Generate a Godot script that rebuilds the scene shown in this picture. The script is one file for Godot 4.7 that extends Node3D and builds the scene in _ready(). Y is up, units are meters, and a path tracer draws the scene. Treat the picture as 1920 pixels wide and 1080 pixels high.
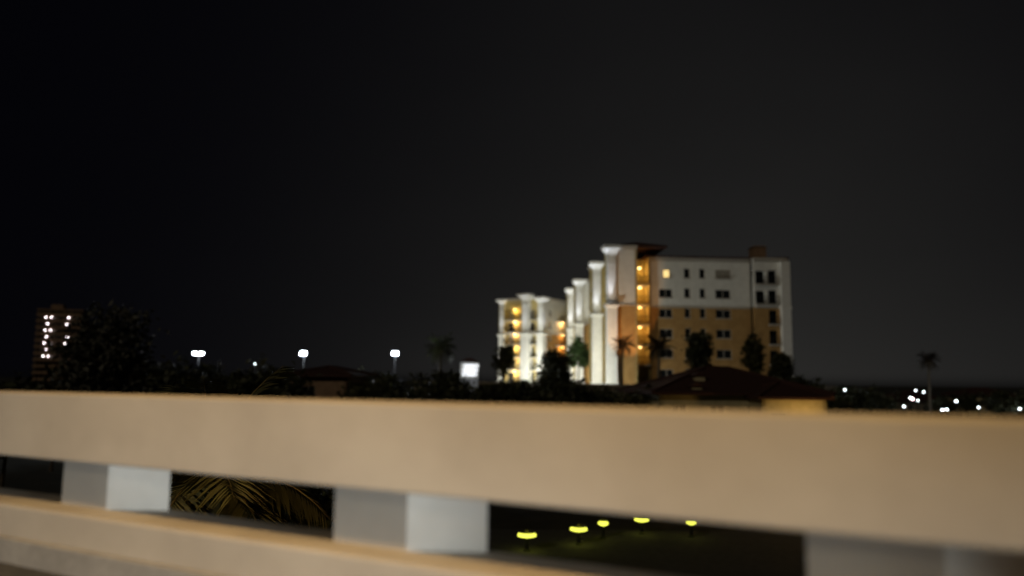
extends Node3D

# ------------------------------------------------------------------ camera numbers
const EYE := Vector3(0, 1.22, 0)
const FOCAL := 1450.0          # in pixels of the 1920 wide photograph
const PITCH := 6.76
const ROLL := 0.59
const GROUND := -6.8           # level of the land below the bridge

var M := {}
var used := {}
var rng := RandomNumberGenerator.new()

# ------------------------------------------------------------------ mesh builder
class MB:
	var v := PackedVector3Array()
	var n := PackedVector3Array()
	var c := PackedColorArray()
	var col := Color(1, 1, 1)
	func tri(a: Vector3, b: Vector3, d: Vector3, nn: Vector3) -> void:
		v.append(a); v.append(b); v.append(d)
		for k in 3:
			n.append(nn); c.append(col)
	# corners given counter-clockwise seen from outside
	func quad(a: Vector3, b: Vector3, d: Vector3, e: Vector3) -> void:
		var nn := (b - a).cross(d - a)
		if nn.length_squared() < 1e-14:
			nn = (d - a).cross(e - a)
		nn = nn.normalized()
		tri(a, d, b, nn); tri(a, e, d, nn)
	func tri_flat(a: Vector3, b: Vector3, d: Vector3) -> void:
		tri(a, d, b, (b - a).cross(d - a).normalized())
	func hexa(p: Array) -> void:   # 0-3 bottom ring ccw from above, 4-7 top ring
		quad(p[4], p[5], p[6], p[7]); quad(p[3], p[2], p[1], p[0])
		for k in 4:
			var j := (k + 1) % 4
			quad(p[k], p[j], p[j + 4], p[k + 4])
	func box(ctr: Vector3, s: Vector3, b := Basis.IDENTITY) -> void:
		var h := s * 0.5
		var p := []
		for y in [-1, 1]:
			for q in [[-1, 1], [1, 1], [1, -1], [-1, -1]]:
				p.append(ctr + b * Vector3(q[0] * h.x, y * h.y, q[1] * h.z))
		hexa(p)
	func taper(ctr: Vector3, s0: Vector2, s1: Vector2, hh: float, shift := Vector3.ZERO) -> void:   # ctr is the middle of the bottom
		var p := []
		for k in 2:
			var s: Vector2 = s0 if k == 0 else s1
			for q in [[-1, 1], [1, 1], [1, -1], [-1, -1]]:
				p.append(ctr + Vector3(q[0] * s.x / 2, k * hh, q[1] * s.y / 2) + shift * k)
		hexa(p)
	# box with chamfered edges round its four long (x) edges
	func beam(x0: float, x1: float, y0: float, y1: float, z0: float, z1: float, ch: float) -> void:
		var ring := [Vector2(z1, y0 + ch), Vector2(z1, y1 - ch), Vector2(z1 - ch * 0.3, y1 - ch * 0.3), Vector2(z1 - ch, y1), Vector2(z0 + ch, y1), Vector2(z0, y1 - ch), Vector2(z0, y0 + ch), Vector2(z0 + ch, y0), Vector2(z1 - ch, y0), Vector2(z1 - ch * 0.3, y0 + ch * 0.3)]
		var m := ring.size()
		for k in m:
			var a: Vector2 = ring[k]
			var b: Vector2 = ring[(k + 1) % m]
			quad(Vector3(x0, a.y, a.x), Vector3(x1, a.y, a.x), Vector3(x1, b.y, b.x), Vector3(x0, b.y, b.x))
		for k in range(1, m - 1):
			var a: Vector2 = ring[0]; var b: Vector2 = ring[k]; var d: Vector2 = ring[k + 1]
			tri_flat(Vector3(x1, a.y, a.x), Vector3(x1, d.y, d.x), Vector3(x1, b.y, b.x))
			tri_flat(Vector3(x0, a.y, a.x), Vector3(x0, b.y, b.x), Vector3(x0, d.y, d.x))
	# upright prism over a polygon (x, z), ccw seen from above
	func prism(poly: Array, y0: float, y1: float) -> void:
		var m := poly.size()
		for k in m:
			var a: Vector2 = poly[k]; var b: Vector2 = poly[(k + 1) % m]
			quad(Vector3(a.x, y0, a.y), Vector3(b.x, y0, b.y), Vector3(b.x, y1, b.y), Vector3(a.x, y1, a.y))
		for k in range(1, m - 1):
			var a: Vector2 = poly[0]; var b: Vector2 = poly[k]; var d: Vector2 = poly[k + 1]
			tri_flat(Vector3(a.x, y1, a.y), Vector3(b.x, y1, b.y), Vector3(d.x, y1, d.y))
			tri_flat(Vector3(a.x, y0, a.y), Vector3(d.x, y0, d.y), Vector3(b.x, y0, b.y))
	func tube(pts: Array, rad: Array, sides := 8) -> void:
		var rings := []
		for k in pts.size():
			var t: Vector3 = (pts[mini(k + 1, pts.size() - 1)] - pts[maxi(k - 1, 0)]).normalized()
			var u := t.cross(Vector3(0.31, 0.13, 0.94)).normalized()
			if absf(t.dot(Vector3(0.31, 0.13, 0.94))) > 0.95:
				u = t.cross(Vector3.RIGHT).normalized()
			var w := t.cross(u)
			var r := []
			for i in sides:
				var a := TAU * i / sides
				r.append([pts[k] + (u * cos(a) + w * sin(a)) * rad[k], u * cos(a) + w * sin(a)])
			rings.append(r)
		for k in rings.size() - 1:
			for i in sides:
				var j := (i + 1) % sides
				var a = rings[k][i]; var b = rings[k][j]; var d = rings[k + 1][j]; var e = rings[k + 1][i]
				v.append_array(PackedVector3Array([a[0], d[0], b[0], a[0], e[0], d[0]]))
				n.append_array(PackedVector3Array([a[1], d[1], b[1], a[1], e[1], d[1]]))
				for q in 6: c.append(col)
		for q in [0, rings.size() - 1]:
			for i in range(1, sides - 1):
				if q == 0:
					tri_flat(rings[q][0][0], rings[q][i + 1][0], rings[q][i][0])
				else:
					tri_flat(rings[q][0][0], rings[q][i][0], rings[q][i + 1][0])
	func lathe(prof: Array, sides := 16, b := Basis.IDENTITY, o := Vector3.ZERO) -> void:   # prof of (radius, height)
		for k in prof.size() - 1:
			var p: Vector2 = prof[k]; var q: Vector2 = prof[k + 1]
			for i in sides:
				var a0 := TAU * i / sides; var a1 := TAU * (i + 1) / sides
				quad(o + b * Vector3(cos(a1) * p.x, p.y, sin(a1) * p.x), o + b * Vector3(cos(a0) * p.x, p.y, sin(a0) * p.x), o + b * Vector3(cos(a0) * q.x, q.y, sin(a0) * q.x), o + b * Vector3(cos(a1) * q.x, q.y, sin(a1) * q.x))
	func mesh() -> ArrayMesh:
		var a := []
		a.resize(Mesh.ARRAY_MAX)
		a[Mesh.ARRAY_VERTEX] = v; a[Mesh.ARRAY_NORMAL] = n; a[Mesh.ARRAY_COLOR] = c
		var m := ArrayMesh.new()
		m.add_surface_from_arrays(Mesh.PRIMITIVE_TRIANGLES, a)
		return m

# ------------------------------------------------------------------ nodes
func numbered(called: String) -> String:
	var k: int = used.get(called, 0)
	used[called] = k + 1
	return called if k == 0 else "%s_%03d" % [called, k]

func tag(o: Node, label: String, category: String, group := "") -> void:
	o.set_meta("label", label); o.set_meta("category", category)
	if group != "": o.set_meta("group", group)

func thing(called: String, label: String, category: String, at := Vector3.ZERO, turn := 0.0, group := "") -> Node3D:
	var o := Node3D.new()
	o.name = numbered(called)
	add_child(o)
	o.position = at; o.rotation_degrees.y = turn
	tag(o, label, category, group)
	return o

func part(parent: Node, called: String, shape, m: Material, at := Vector3.ZERO, basis := Basis.IDENTITY) -> MeshInstance3D:
	var o := MeshInstance3D.new()
	o.name = called if parent != self else numbered(called)
	o.mesh = shape.mesh() if shape is MB else shape
	o.material_override = m
	o.transform = Transform3D(basis, at)
	o.cast_shadow = GeometryInstance3D.SHADOW_CASTING_SETTING_ON
	parent.add_child(o, true)
	return o

func holder(parent: Node, called: String, at := Vector3.ZERO, turn := 0.0) -> Node3D:
	var o := Node3D.new()
	o.name = called
	o.position = at; o.rotation_degrees.y = turn
	parent.add_child(o, true)
	return o

func structure(called: String, shape, m: Material, parent: Node = null) -> MeshInstance3D:
	var o := part(self if parent == null else parent, called, shape, m)
	if parent == null: o.set_meta("kind", "structure")
	return o

func copy(o: Node3D, at: Vector3, turn := 0.0, size := 1.0, label := "", group := "") -> Node3D:
	var base := String(o.name)
	var r: Node3D = o.duplicate()
	var cut := base.rfind("_0")
	r.name = numbered(base if cut < 0 or cut != base.length() - 4 else base.substr(0, cut))
	add_child(r)
	r.position = at; r.rotation_degrees.y = turn; r.scale = Vector3.ONE * size
	if label != "": r.set_meta("label", label)
	if group != "": r.set_meta("group", group)
	return r

func omni(parent: Node, at: Vector3, color: Color, energy: float, size := 0.15) -> void:
	var l := OmniLight3D.new()
	l.name = "light"
	l.light_color = color; l.light_energy = energy; l.light_size = size
	l.omni_range = 60.0; l.omni_attenuation = 2.0; l.shadow_enabled = true
	l.position = at
	parent.add_child(l, true)

func spot(parent: Node, at: Vector3, to: Vector3, color: Color, energy: float, angle: float, soft := 0.6, size := 0.2) -> void:
	var l := SpotLight3D.new()
	l.name = "light"
	l.light_color = color; l.light_energy = energy; l.light_size = size
	l.spot_range = 90.0; l.spot_attenuation = 2.0; l.spot_angle = angle; l.spot_angle_attenuation = soft
	l.shadow_enabled = true
	var d := (to - at).normalized()
	var up := Vector3.UP if absf(d.y) < 0.98 else Vector3.RIGHT
	l.transform = Transform3D(Basis.looking_at(d, up), at)
	parent.add_child(l, true)

# ------------------------------------------------------------------ pixel of the photograph -> direction; distance from what the thing stands on
func ray(px: float, py: float) -> Vector3:
	var r := Vector3((px - 960.0) / FOCAL, (540.0 - py) / FOCAL, -1.0)
	return r.rotated(Vector3.BACK, deg_to_rad(ROLL)).rotated(Vector3.RIGHT, deg_to_rad(PITCH))

func at_depth(px: float, py: float, depth: float) -> Vector3:
	var r := ray(px, py)
	return EYE + r * (depth / -r.z)

func at_level(px: float, py: float, y: float) -> Vector3:
	var r := ray(px, py)
	return EYE + r * ((y - EYE.y) / r.y)

func foot(px: float, depth: float, y := GROUND) -> Vector3:
	var p := at_depth(px, 702.0 + 0.0103 * px, depth)
	return Vector3(p.x, y, p.z)

# ------------------------------------------------------------------ materials
func lin(r: float, g: float, b: float) -> Color:
	return Color(r, g, b).linear_to_srgb()

func speckle(a: Color, b: Color, seed_: int, freq: float, fine := 0.35, streak := false) -> ImageTexture:
	var f := FastNoiseLite.new()
	f.seed = seed_; f.frequency = freq; f.fractal_octaves = 5
	var g := FastNoiseLite.new()
	g.seed = seed_ + 50; g.frequency = 0.11; g.fractal_octaves = 2
	var n1 := f.get_seamless_image(256, 256)
	var n2 := g.get_seamless_image(256, 256)
	var im := Image.create(256, 256, false, Image.FORMAT_RGB8)
	for y in 256:
		for x in 256:
			var t := n1.get_pixel(x, (y / 6) if streak else y).r * (1.0 - fine) + n2.get_pixel(x, y).r * fine
			im.set_pixel(x, y, a.lerp(b, clampf((t - 0.25) * 2.0, 0.0, 1.0)))
	im.generate_mipmaps()
	return ImageTexture.create_from_image(im)

func matter(key: String, a: Color, b: Color, rough: float, metres: float, seed_ := 1, fine := 0.35, freq := 0.012) -> StandardMaterial3D:
	var m := StandardMaterial3D.new()
	m.albedo_texture = speckle(a, b, seed_, freq, fine)
	m.uv1_triplanar = true; m.uv1_world_triplanar = true
	m.uv1_scale = Vector3.ONE / metres
	m.roughness = rough
	M[key] = m
	return m

func plain(key: String, a: Color, rough := 0.6, metal := 0.0) -> StandardMaterial3D:
	var m := StandardMaterial3D.new()
	m.albedo_color = a; m.roughness = rough; m.metallic = metal
	M[key] = m
	return m

func glowing(key: String, a: Color, energy: float) -> StandardMaterial3D:
	var m := plain(key, a, 0.4)
	m.emission_enabled = true; m.emission = a; m.emission_energy_multiplier = energy
	return m

func leafy(key: String) -> StandardMaterial3D:
	var m := plain(key, Color.WHITE, 0.6)
	m.vertex_color_use_as_albedo = true
	m.backlight_enabled = true; m.backlight = lin(0.02, 0.03, 0.008)
	return m

func make_materials() -> void:
	matter("concrete", lin(0.375, 0.35, 0.31), lin(0.455, 0.43, 0.385), 0.85, 3.4, 3, 0.15)
	matter("kerb_concrete", lin(0.22, 0.22, 0.215), lin(0.33, 0.33, 0.32), 0.9, 1.7, 7)
	matter("asphalt", lin(0.035, 0.035, 0.036), lin(0.07, 0.07, 0.068), 0.9, 2.0, 11, 0.6)
	matter("ground", lin(0.010, 0.012, 0.007), lin(0.034, 0.030, 0.018), 0.95, 9.0, 13)
	matter("white_stucco", lin(0.70, 0.70, 0.67), lin(0.80, 0.80, 0.77), 0.85, 4.0, 17)
	matter("ochre_stucco", lin(0.35, 0.205, 0.072), lin(0.44, 0.27, 0.10), 0.9, 5.0, 23)
	matter("cream_stucco", lin(0.48, 0.385, 0.165), lin(0.57, 0.46, 0.21), 0.9, 5.0, 29)
	matter("roof_tile", lin(0.03, 0.010, 0.007), lin(0.065, 0.022, 0.014), 0.85, 1.2, 31, 0.6)
	matter("podium", lin(0.16, 0.14, 0.11), lin(0.24, 0.21, 0.17), 0.9, 3.0, 37)
	matter("house_wall", lin(0.42, 0.36, 0.22), lin(0.52, 0.45, 0.29), 0.9, 3.0, 41)
	matter("brown_wall", lin(0.22, 0.14, 0.09), lin(0.30, 0.20, 0.13), 0.9, 3.0, 43)
	matter("grey_wall", lin(0.28, 0.28, 0.29), lin(0.36, 0.36, 0.37), 0.9, 3.0, 45)
	matter("bark", lin(0.05, 0.035, 0.022), lin(0.13, 0.10, 0.07), 0.95, 0.7, 47)
	matter("palm_bark", lin(0.10, 0.085, 0.065), lin(0.20, 0.17, 0.13), 0.95, 0.5, 53)
	plain("trim", lin(0.48, 0.45, 0.40), 0.7)
	plain("glass", lin(0.012, 0.014, 0.016), 0.08)
	plain("blind", lin(0.30, 0.28, 0.24), 0.8)
	plain("dark_metal", lin(0.03, 0.03, 0.032), 0.45, 0.7)
	plain("steel", lin(0.32, 0.33, 0.34), 0.45, 0.8)
	plain("car_paint", lin(0.45, 0.40, 0.30), 0.25, 0.1).clearcoat_enabled = true
	plain("black_paint", lin(0.02, 0.02, 0.022), 0.25, 0.1).clearcoat_enabled = true
	plain("rubber", lin(0.015, 0.015, 0.015), 0.85)
	plain("rim", lin(0.45, 0.45, 0.46), 0.35, 0.9)
	plain("red_lens", lin(0.25, 0.01, 0.01), 0.2)
	plain("yellow_shell", lin(0.55, 0.50, 0.08), 0.5)
	leafy("leaf"); leafy("frond")
	glowing("warm_glow", lin(1.0, 0.72, 0.34), 5.0)
	glowing("amber_glow", lin(1.0, 0.64, 0.24), 5.0)
	glowing("window_glow", lin(1.0, 0.72, 0.28), 1.1)
	glowing("white_glow", lin(0.92, 0.96, 1.0), 11.0)
	glowing("panel_glow", lin(0.95, 0.97, 1.0), 1.6)
	glowing("sign_glow", lin(0.95, 0.97, 1.0), 0.85)
	glowing("small_glow", lin(0.86, 0.95, 0.98), 8.0)
	glowing("pink_glow", lin(1.0, 0.70, 0.72), 9.0)
	glowing("far_glow", lin(1.0, 0.86, 0.88), 16.0)
	glowing("bollard_glow", lin(0.72, 0.74, 0.08), 2.1)
	glowing("sodium_glow", lin(1.0, 0.72, 0.38), 9.0)
	glowing("head_glow", lin(0.85, 0.93, 1.0), 20.0)

# ------------------------------------------------------------------ sky
func make_sky() -> Sky:
	var w := 512
	var h := 256
	var im := Image.create(w, h, false, Image.FORMAT_RGBF)
	var f := FastNoiseLite.new()
	f.seed = 5; f.frequency = 1.1; f.fractal_octaves = 4
	for y in h:
		var el := PI / 2 - (y + 0.5) / h * PI
		for x in w:
			var az := (x + 0.5) / w * TAU                              # the left edge of a panorama is -z
			var d := Vector3(sin(az) * cos(el), sin(el), -cos(az) * cos(el))
			var da := wrapf(az - deg_to_rad(16.0), -PI, PI)
			var lobe := exp(-da * da / (2 * 0.32 * 0.32))            # the town's light hangs in the haze over one quarter
			var low := exp(-maxf(el, 0.0) / 0.35)
			var cl := 1.0 + 0.25 * f.get_noise_3dv(d * Vector3(1, 2.5, 1))
			var t := lobe * (0.06 + 0.94 * low) * cl
			var base := Color(0.0009, 0.0009, 0.0018)
			var glow := Color(0.0200, 0.0194, 0.0172)
			var c := Color(base.r + glow.r * t, base.g + glow.g * t, base.b + glow.b * t)
			if el < -0.02:
				c = Color(0.0012, 0.0012, 0.0012)
			im.set_pixel(x, y, c)
	var s := Sky.new()
	var p := PanoramaSkyMaterial.new()
	p.panorama = ImageTexture.create_from_image(im)
	s.sky_material = p
	return s

# ------------------------------------------------------------------ vegetation
func crown_mesh(seed_: int, rx: float, ry: float, clumps: int, leaves: int, leaf: float, hue: Color) -> MB:
	var r := RandomNumberGenerator.new()
	r.seed = seed_
	var b := MB.new()
	for k in clumps:
		var d := Vector3(r.randfn(), r.randfn() * 0.8 + 0.1, r.randfn()).normalized()
		var reach := 0.45 + 0.55 * sqrt(r.randf())
		var lump := 0.78 + 0.35 * sin(d.x * 3.1 + seed_) * cos(d.z * 2.7 + d.y * 2.0)
		var ctr := Vector3(d.x * rx, d.y * ry, d.z * rx) * reach * lump
		var cr := r.randf_range(0.10, 0.2) * (rx + ry)
		var tone := r.randf_range(0.65, 1.3)
		for i in leaves:
			var o := Vector3(r.randfn(), r.randfn() * 0.7, r.randfn()) * cr * 0.5
			var nn := Vector3(r.randfn(), r.randfn() + 0.8, r.randfn()).normalized()
			var u := nn.cross(Vector3(r.randfn(), r.randfn(), r.randfn())).normalized()
			var w := nn.cross(u)
			var s := leaf * r.randf_range(0.6, 1.3)
			var q := r.randf_range(0.75, 1.25) * tone
			b.col = Color(hue.r * q, hue.g * q, hue.b * q)
			var p := ctr + o
			b.quad(p - u * s, p - w * s * 0.45 + nn * s * 0.15, p + u * s, p + w * s * 0.45 + nn * s * 0.15)
	return b

func tree(called: String, label: String, at: Vector3, height: float, rx: float, ry: float, seed_: int, hue: Color, group := "", clumps := 70, leaves := 42, leaf := 0.28) -> Node3D:
	var t := thing(called, label, "tree", at, 0.0, group)
	var r := RandomNumberGenerator.new()
	r.seed = seed_ * 7 + 1
	var cy := height - ry
	var b := MB.new()
	var top := Vector3(r.randf_range(-0.3, 0.3), cy, r.randf_range(-0.3, 0.3))
	var w := 0.014 * height
	b.tube([Vector3(0, -0.1, 0), Vector3(0.02, height * 0.08, 0), Vector3(top.x * 0.4, cy * 0.5, top.z * 0.3), top], [w * 1.5, w, w * 0.8, w * 0.4], 9)
	for k in 6:
		var a := TAU * k / 6.0 + r.randf() * 0.7
		var s := Vector3(top.x * 0.6, cy * r.randf_range(0.55, 0.95), top.z * 0.6)
		var e := Vector3(cos(a) * rx * 0.65, cy + ry * r.randf_range(-0.3, 0.5), sin(a) * rx * 0.65)
		b.tube([s, s.lerp(e, 0.5) + Vector3(0, 0.25, 0), e], [w * 0.5, w * 0.33, w * 0.12], 6)
	part(t, "trunk", b, M.bark)
	part(t, "crown", crown_mesh(seed_, rx, ry, clumps, leaves, leaf, hue), M.leaf, Vector3(0, cy, 0))
	return t

func frond_mesh(length: float, droop: float, pairs: int, hue: Color, seed_: int) -> ArrayMesh:
	var r := RandomNumberGenerator.new()
	r.seed = seed_
	var b := MB.new()
	var spine := []
	var n := 7
	for k in n + 1:
		var t := float(k) / n
		spine.append(Vector3(length * t * (1.0 - 0.16 * t * droop), length * (0.32 * t - 0.62 * droop * t * t), 0))
	b.col = Color(hue.r * 1.5, hue.g * 1.15, hue.b)
	var rad := []
	for k in n + 1: rad.append(length * 0.012 * (1.05 - float(k) / n))
	b.tube(spine, rad, 4)
	for k in pairs:
		var t := 0.1 + 0.88 * float(k) / pairs
		var x := t * n
		var i := mini(int(x), n - 1)
		var p: Vector3 = spine[i].lerp(spine[i + 1], x - i)
		var fwd: Vector3 = (spine[i + 1] - spine[i]).normalized()
		var ll := length * 0.34 * sin(PI * (0.12 + 0.8 * t)) * r.randf_range(0.85, 1.12)
		for s in [-1.0, 1.0]:
			var tip := p + fwd * ll * 0.55 + Vector3(0, -ll * (0.18 + 0.3 * t) * r.randf_range(0.6, 1.4), s * ll * 0.8)
			var mid := p.lerp(tip, 0.5) + Vector3(0, ll * 0.07, 0)
			var wd: Vector3 = fwd * ll * 0.065
			var q := r.randf_range(0.75, 1.25)
			b.col = Color(hue.r * q, hue.g * q, hue.b * q)
			b.quad(p - wd * 0.5, mid - wd, tip, mid + wd)
	return b.mesh()

func palm(called: String, label: String, at: Vector3, height: float, length: float, fronds: int, seed_: int, hue: Color, group := "", pairs := 16) -> Node3D:
	var t := thing(called, label, "palm tree", at, 0.0, group)
	var r := RandomNumberGenerator.new()
	r.seed = seed_
	var b := MB.new()
	var lean := Vector3(r.randf_range(-0.04, 0.04), 0, r.randf_range(-0.04, 0.04)) * height
	var pts := []
	var rad := []
	for k in 15:
		var f := k / 14.0
		pts.append(Vector3(lean.x * f * f, height * f - 0.1 * (1.0 - f), lean.z * f * f))
		rad.append((0.21 - 0.07 * f + 0.06 * exp(-f * 14.0)) * (1.0 + 0.06 * (k % 2)))
	b.tube(pts, rad, 10)
	part(t, "trunk", b, M.palm_bark)
	var meshes := []
	for k in 3: meshes.append(frond_mesh(length, [0.55, 0.95, 1.3][k], pairs, hue, seed_ + k))
	for k in fronds:
		var f := float(k) / fronds
		var m: ArrayMesh = meshes[mini(2, int(f * 3.0))]
		var turn := Basis(Vector3.UP, k * 2.39996 + r.randf() * 0.3) * Basis(Vector3.BACK, lerpf(1.0, -0.55, f) + r.randf_range(-0.12, 0.12))
		part(t, "frond", m, M.frond, Vector3(lean.x, height, lean.z), turn.scaled(Vector3.ONE * r.randf_range(0.85, 1.08)))
	return t

# ------------------------------------------------------------------ walls with openings
# face: local frame, x along the wall, y up, z out of the wall. holes: [x0, y0, x1, y1]
func wall_mesh(w: float, y0: float, y1: float, holes: Array, deep := 0.22, thick := 0.3) -> MB:
	var b := MB.new()
	var xs := [0.0, w]
	var ys := [y0, y1]
	for h in holes:
		for k in [0, 2]: if not xs.has(h[k]): xs.append(h[k])
		for k in [1, 3]: if not ys.has(h[k]): ys.append(h[k])
	xs.sort(); ys.sort()
	for i in xs.size() - 1:
		for j in ys.size() - 1:
			var cx: float = (xs[i] + xs[i + 1]) / 2
			var cy: float = (ys[j] + ys[j + 1]) / 2
			var open := false
			for h in holes:
				if cx > h[0] and cx < h[2] and cy > h[1] and cy < h[3]: open = true
			if open: continue
			b.quad(Vector3(xs[i], ys[j], 0), Vector3(xs[i + 1], ys[j], 0), Vector3(xs[i + 1], ys[j + 1], 0), Vector3(xs[i], ys[j + 1], 0))
			b.quad(Vector3(xs[i + 1], ys[j], -thick), Vector3(xs[i], ys[j], -thick), Vector3(xs[i], ys[j + 1], -thick), Vector3(xs[i + 1], ys[j + 1], -thick))
	for h in holes:
		var p := [Vector2(h[0], h[1]), Vector2(h[2], h[1]), Vector2(h[2], h[3]), Vector2(h[0], h[3])]
		for k in 4:
			var q: Vector2 = p[k]; var s: Vector2 = p[(k + 1) % 4]
			b.quad(Vector3(q.x, q.y, 0), Vector3(q.x, q.y, -thick), Vector3(s.x, s.y, -thick), Vector3(s.x, s.y, 0))
	var o := [Vector2(0, y0), Vector2(w, y0), Vector2(w, y1), Vector2(0, y1)]
	for k in 4:
		var q: Vector2 = o[k]; var s: Vector2 = o[(k + 1) % 4]
		b.quad(Vector3(s.x, s.y, 0), Vector3(s.x, s.y, -thick), Vector3(q.x, q.y, -thick), Vector3(q.x, q.y, 0))
	return b

func face(at: Vector3, turn: float) -> Transform3D:   # turn in degrees: 0 faces +z, -90 faces -x
	return Transform3D(Basis(Vector3.UP, deg_to_rad(turn)), at)

func wall(parent: Node3D, f: Transform3D, w: float, y0: float, y1: float, holes: Array, m: Material) -> void:
	part(parent, "wall", wall_mesh(w, y0, y1, holes), m, f.origin, f.basis)

func window(parent: Node3D, f: Transform3D, h: Array, pane_mat: Material, panes := 2) -> Node3D:
	var o := holder(parent, "window")
	o.transform = f * Transform3D(Basis.IDENTITY, Vector3(h[0], h[1], -0.16))
	var w: float = h[2] - h[0]
	var t: float = h[3] - h[1]
	var b := MB.new()
	var fr := 0.07
	b.box(Vector3(w / 2, fr / 2, 0), Vector3(w, fr, 0.08)); b.box(Vector3(w / 2, t - fr / 2, 0), Vector3(w, fr, 0.08))
	b.box(Vector3(fr / 2, t / 2, 0), Vector3(fr, t - 2 * fr, 0.08)); b.box(Vector3(w - fr / 2, t / 2, 0), Vector3(fr, t - 2 * fr, 0.08))
	for k in range(1, panes): b.box(Vector3(w * k / panes, t / 2, 0), Vector3(fr, t - 2 * fr, 0.078))
	part(o, "frame", b, M.trim)
	for k in panes:
		var g := MB.new()
		var x0 := fr if k == 0 else w * k / panes + fr / 2
		var x1 := w - fr if k == panes - 1 else w * (k + 1) / panes - fr / 2
		g.box(Vector3((x0 + x1) / 2, t / 2, -0.01), Vector3(x1 - x0, t - 2 * fr, 0.02))
		part(o, "pane", g, pane_mat)
	var s := MB.new()
	s.box(Vector3(w / 2, -0.04, 0.14), Vector3(w + 0.2, 0.08, 0.3))
	part(o, "sill", s, M.trim)
	return o

func balcony(parent: Node3D, f: Transform3D, w: float, d: float, y: float, lamp: Material, energy: float, color: Color, rail := true) -> void:
	var o := holder(parent, "balcony")
	o.transform = f * Transform3D(Basis.IDENTITY, Vector3(0, y, 0))
	var b := MB.new()
	b.box(Vector3(w / 2, -0.1, d / 2), Vector3(w, 0.2, d))
	part(o, "floor_slab", b, M.trim)
	if rail:
		var r := MB.new()
		r.box(Vector3(w / 2, 1.05, d - 0.06), Vector3(w, 0.06, 0.06)); r.box(Vector3(w / 2, 0.12, d - 0.06), Vector3(w, 0.05, 0.05))
		var n := maxi(3, int(w / 0.28))
		for k in n + 1: r.box(Vector3(0.03 + (w - 0.06) * k / n, 0.52, d - 0.06), Vector3(0.035, 1.04, 0.035))
		part(o, "railing", r, M.dark_metal)
	if lamp != null:
		var l := MB.new()
		l.lathe([Vector2(0.0, -0.17), Vector2(0.16, -0.15), Vector2(0.22, -0.06), Vector2(0.22, 0.0), Vector2(0.0, 0.0)], 10)
		part(o, "lamp", l, lamp, Vector3(w / 2, 2.5, d * 0.4))
		omni(o, Vector3(w / 2, 2.24, d * 0.4), color, energy)

# hip roof over x0..x1, z0..z1 (z1 nearer), eave at y
func hip_roof(parent: Node3D, x0: float, x1: float, z0: float, z1: float, y: float, rise: float, over := 0.7, f := Transform3D.IDENTITY) -> Node3D:
	var b := MB.new()
	x0 -= over; x1 += over; z0 -= over; z1 += over
	var lx := x1 - x0
	var lz := z1 - z0
	var ins := minf(lx, lz) / 2
	var r0: Vector3; var r1: Vector3
	if lx >= lz:
		r0 = Vector3(x0 + ins, y + rise, (z0 + z1) / 2); r1 = Vector3(x1 - ins, y + rise, (z0 + z1) / 2)
	else:
		r0 = Vector3((x0 + x1) / 2, y + rise, z1 - ins); r1 = Vector3((x0 + x1) / 2, y + rise, z0 + ins)
	var t := 0.18
	var a := Vector3(x0, y, z1); var bb := Vector3(x1, y, z1); var c := Vector3(x1, y, z0); var d := Vector3(x0, y, z0)
	var up := Vector3(0, t, 0)
	for q in [[a, bb], [bb, c], [c, d], [d, a]]: b.quad(q[0], q[1], q[1] + up, q[0] + up)
	b.quad(d, c, bb, a)
	if lx >= lz:
		b.quad(a + up, bb + up, r1, r0); b.quad(c + up, d + up, r0, r1); b.tri_flat(bb + up, c + up, r1); b.tri_flat(d + up, a + up, r0)
	else:
		b.quad(bb + up, c + up, r1, r0); b.quad(d + up, a + up, r0, r1); b.tri_flat(a + up, bb + up, r0); b.tri_flat(c + up, d + up, r1)
	var o := part(parent, "roof", b, M.roof_tile, f.origin, f.basis)
	var g := MB.new()
	for q in [[a + up, r0], [d + up, r0 if lx >= lz else r1], [bb + up, r1 if lx >= lz else r0], [c + up, r1], [r0, r1]]:
		if (q[1] - q[0]).length() > 0.1: g.tube([q[0] + Vector3(0, 0.03, 0), q[1] + Vector3(0, 0.03, 0)], [0.12, 0.12], 6)
	part(o, "ridge_cap", g, M.roof_tile)
	return o

# ------------------------------------------------------------------ apartment building
const FLOOR := 2.83
const WING := [Vector3(0.8, 0, -0.8), Vector3(-0.6, 0, -4.0), Vector3(0.7, 0, -11.4)]     # pillars of the far wing, in its own frame
const BREAK := 11.25
const LIFT := 0.28            # first floor above the terrace

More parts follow.
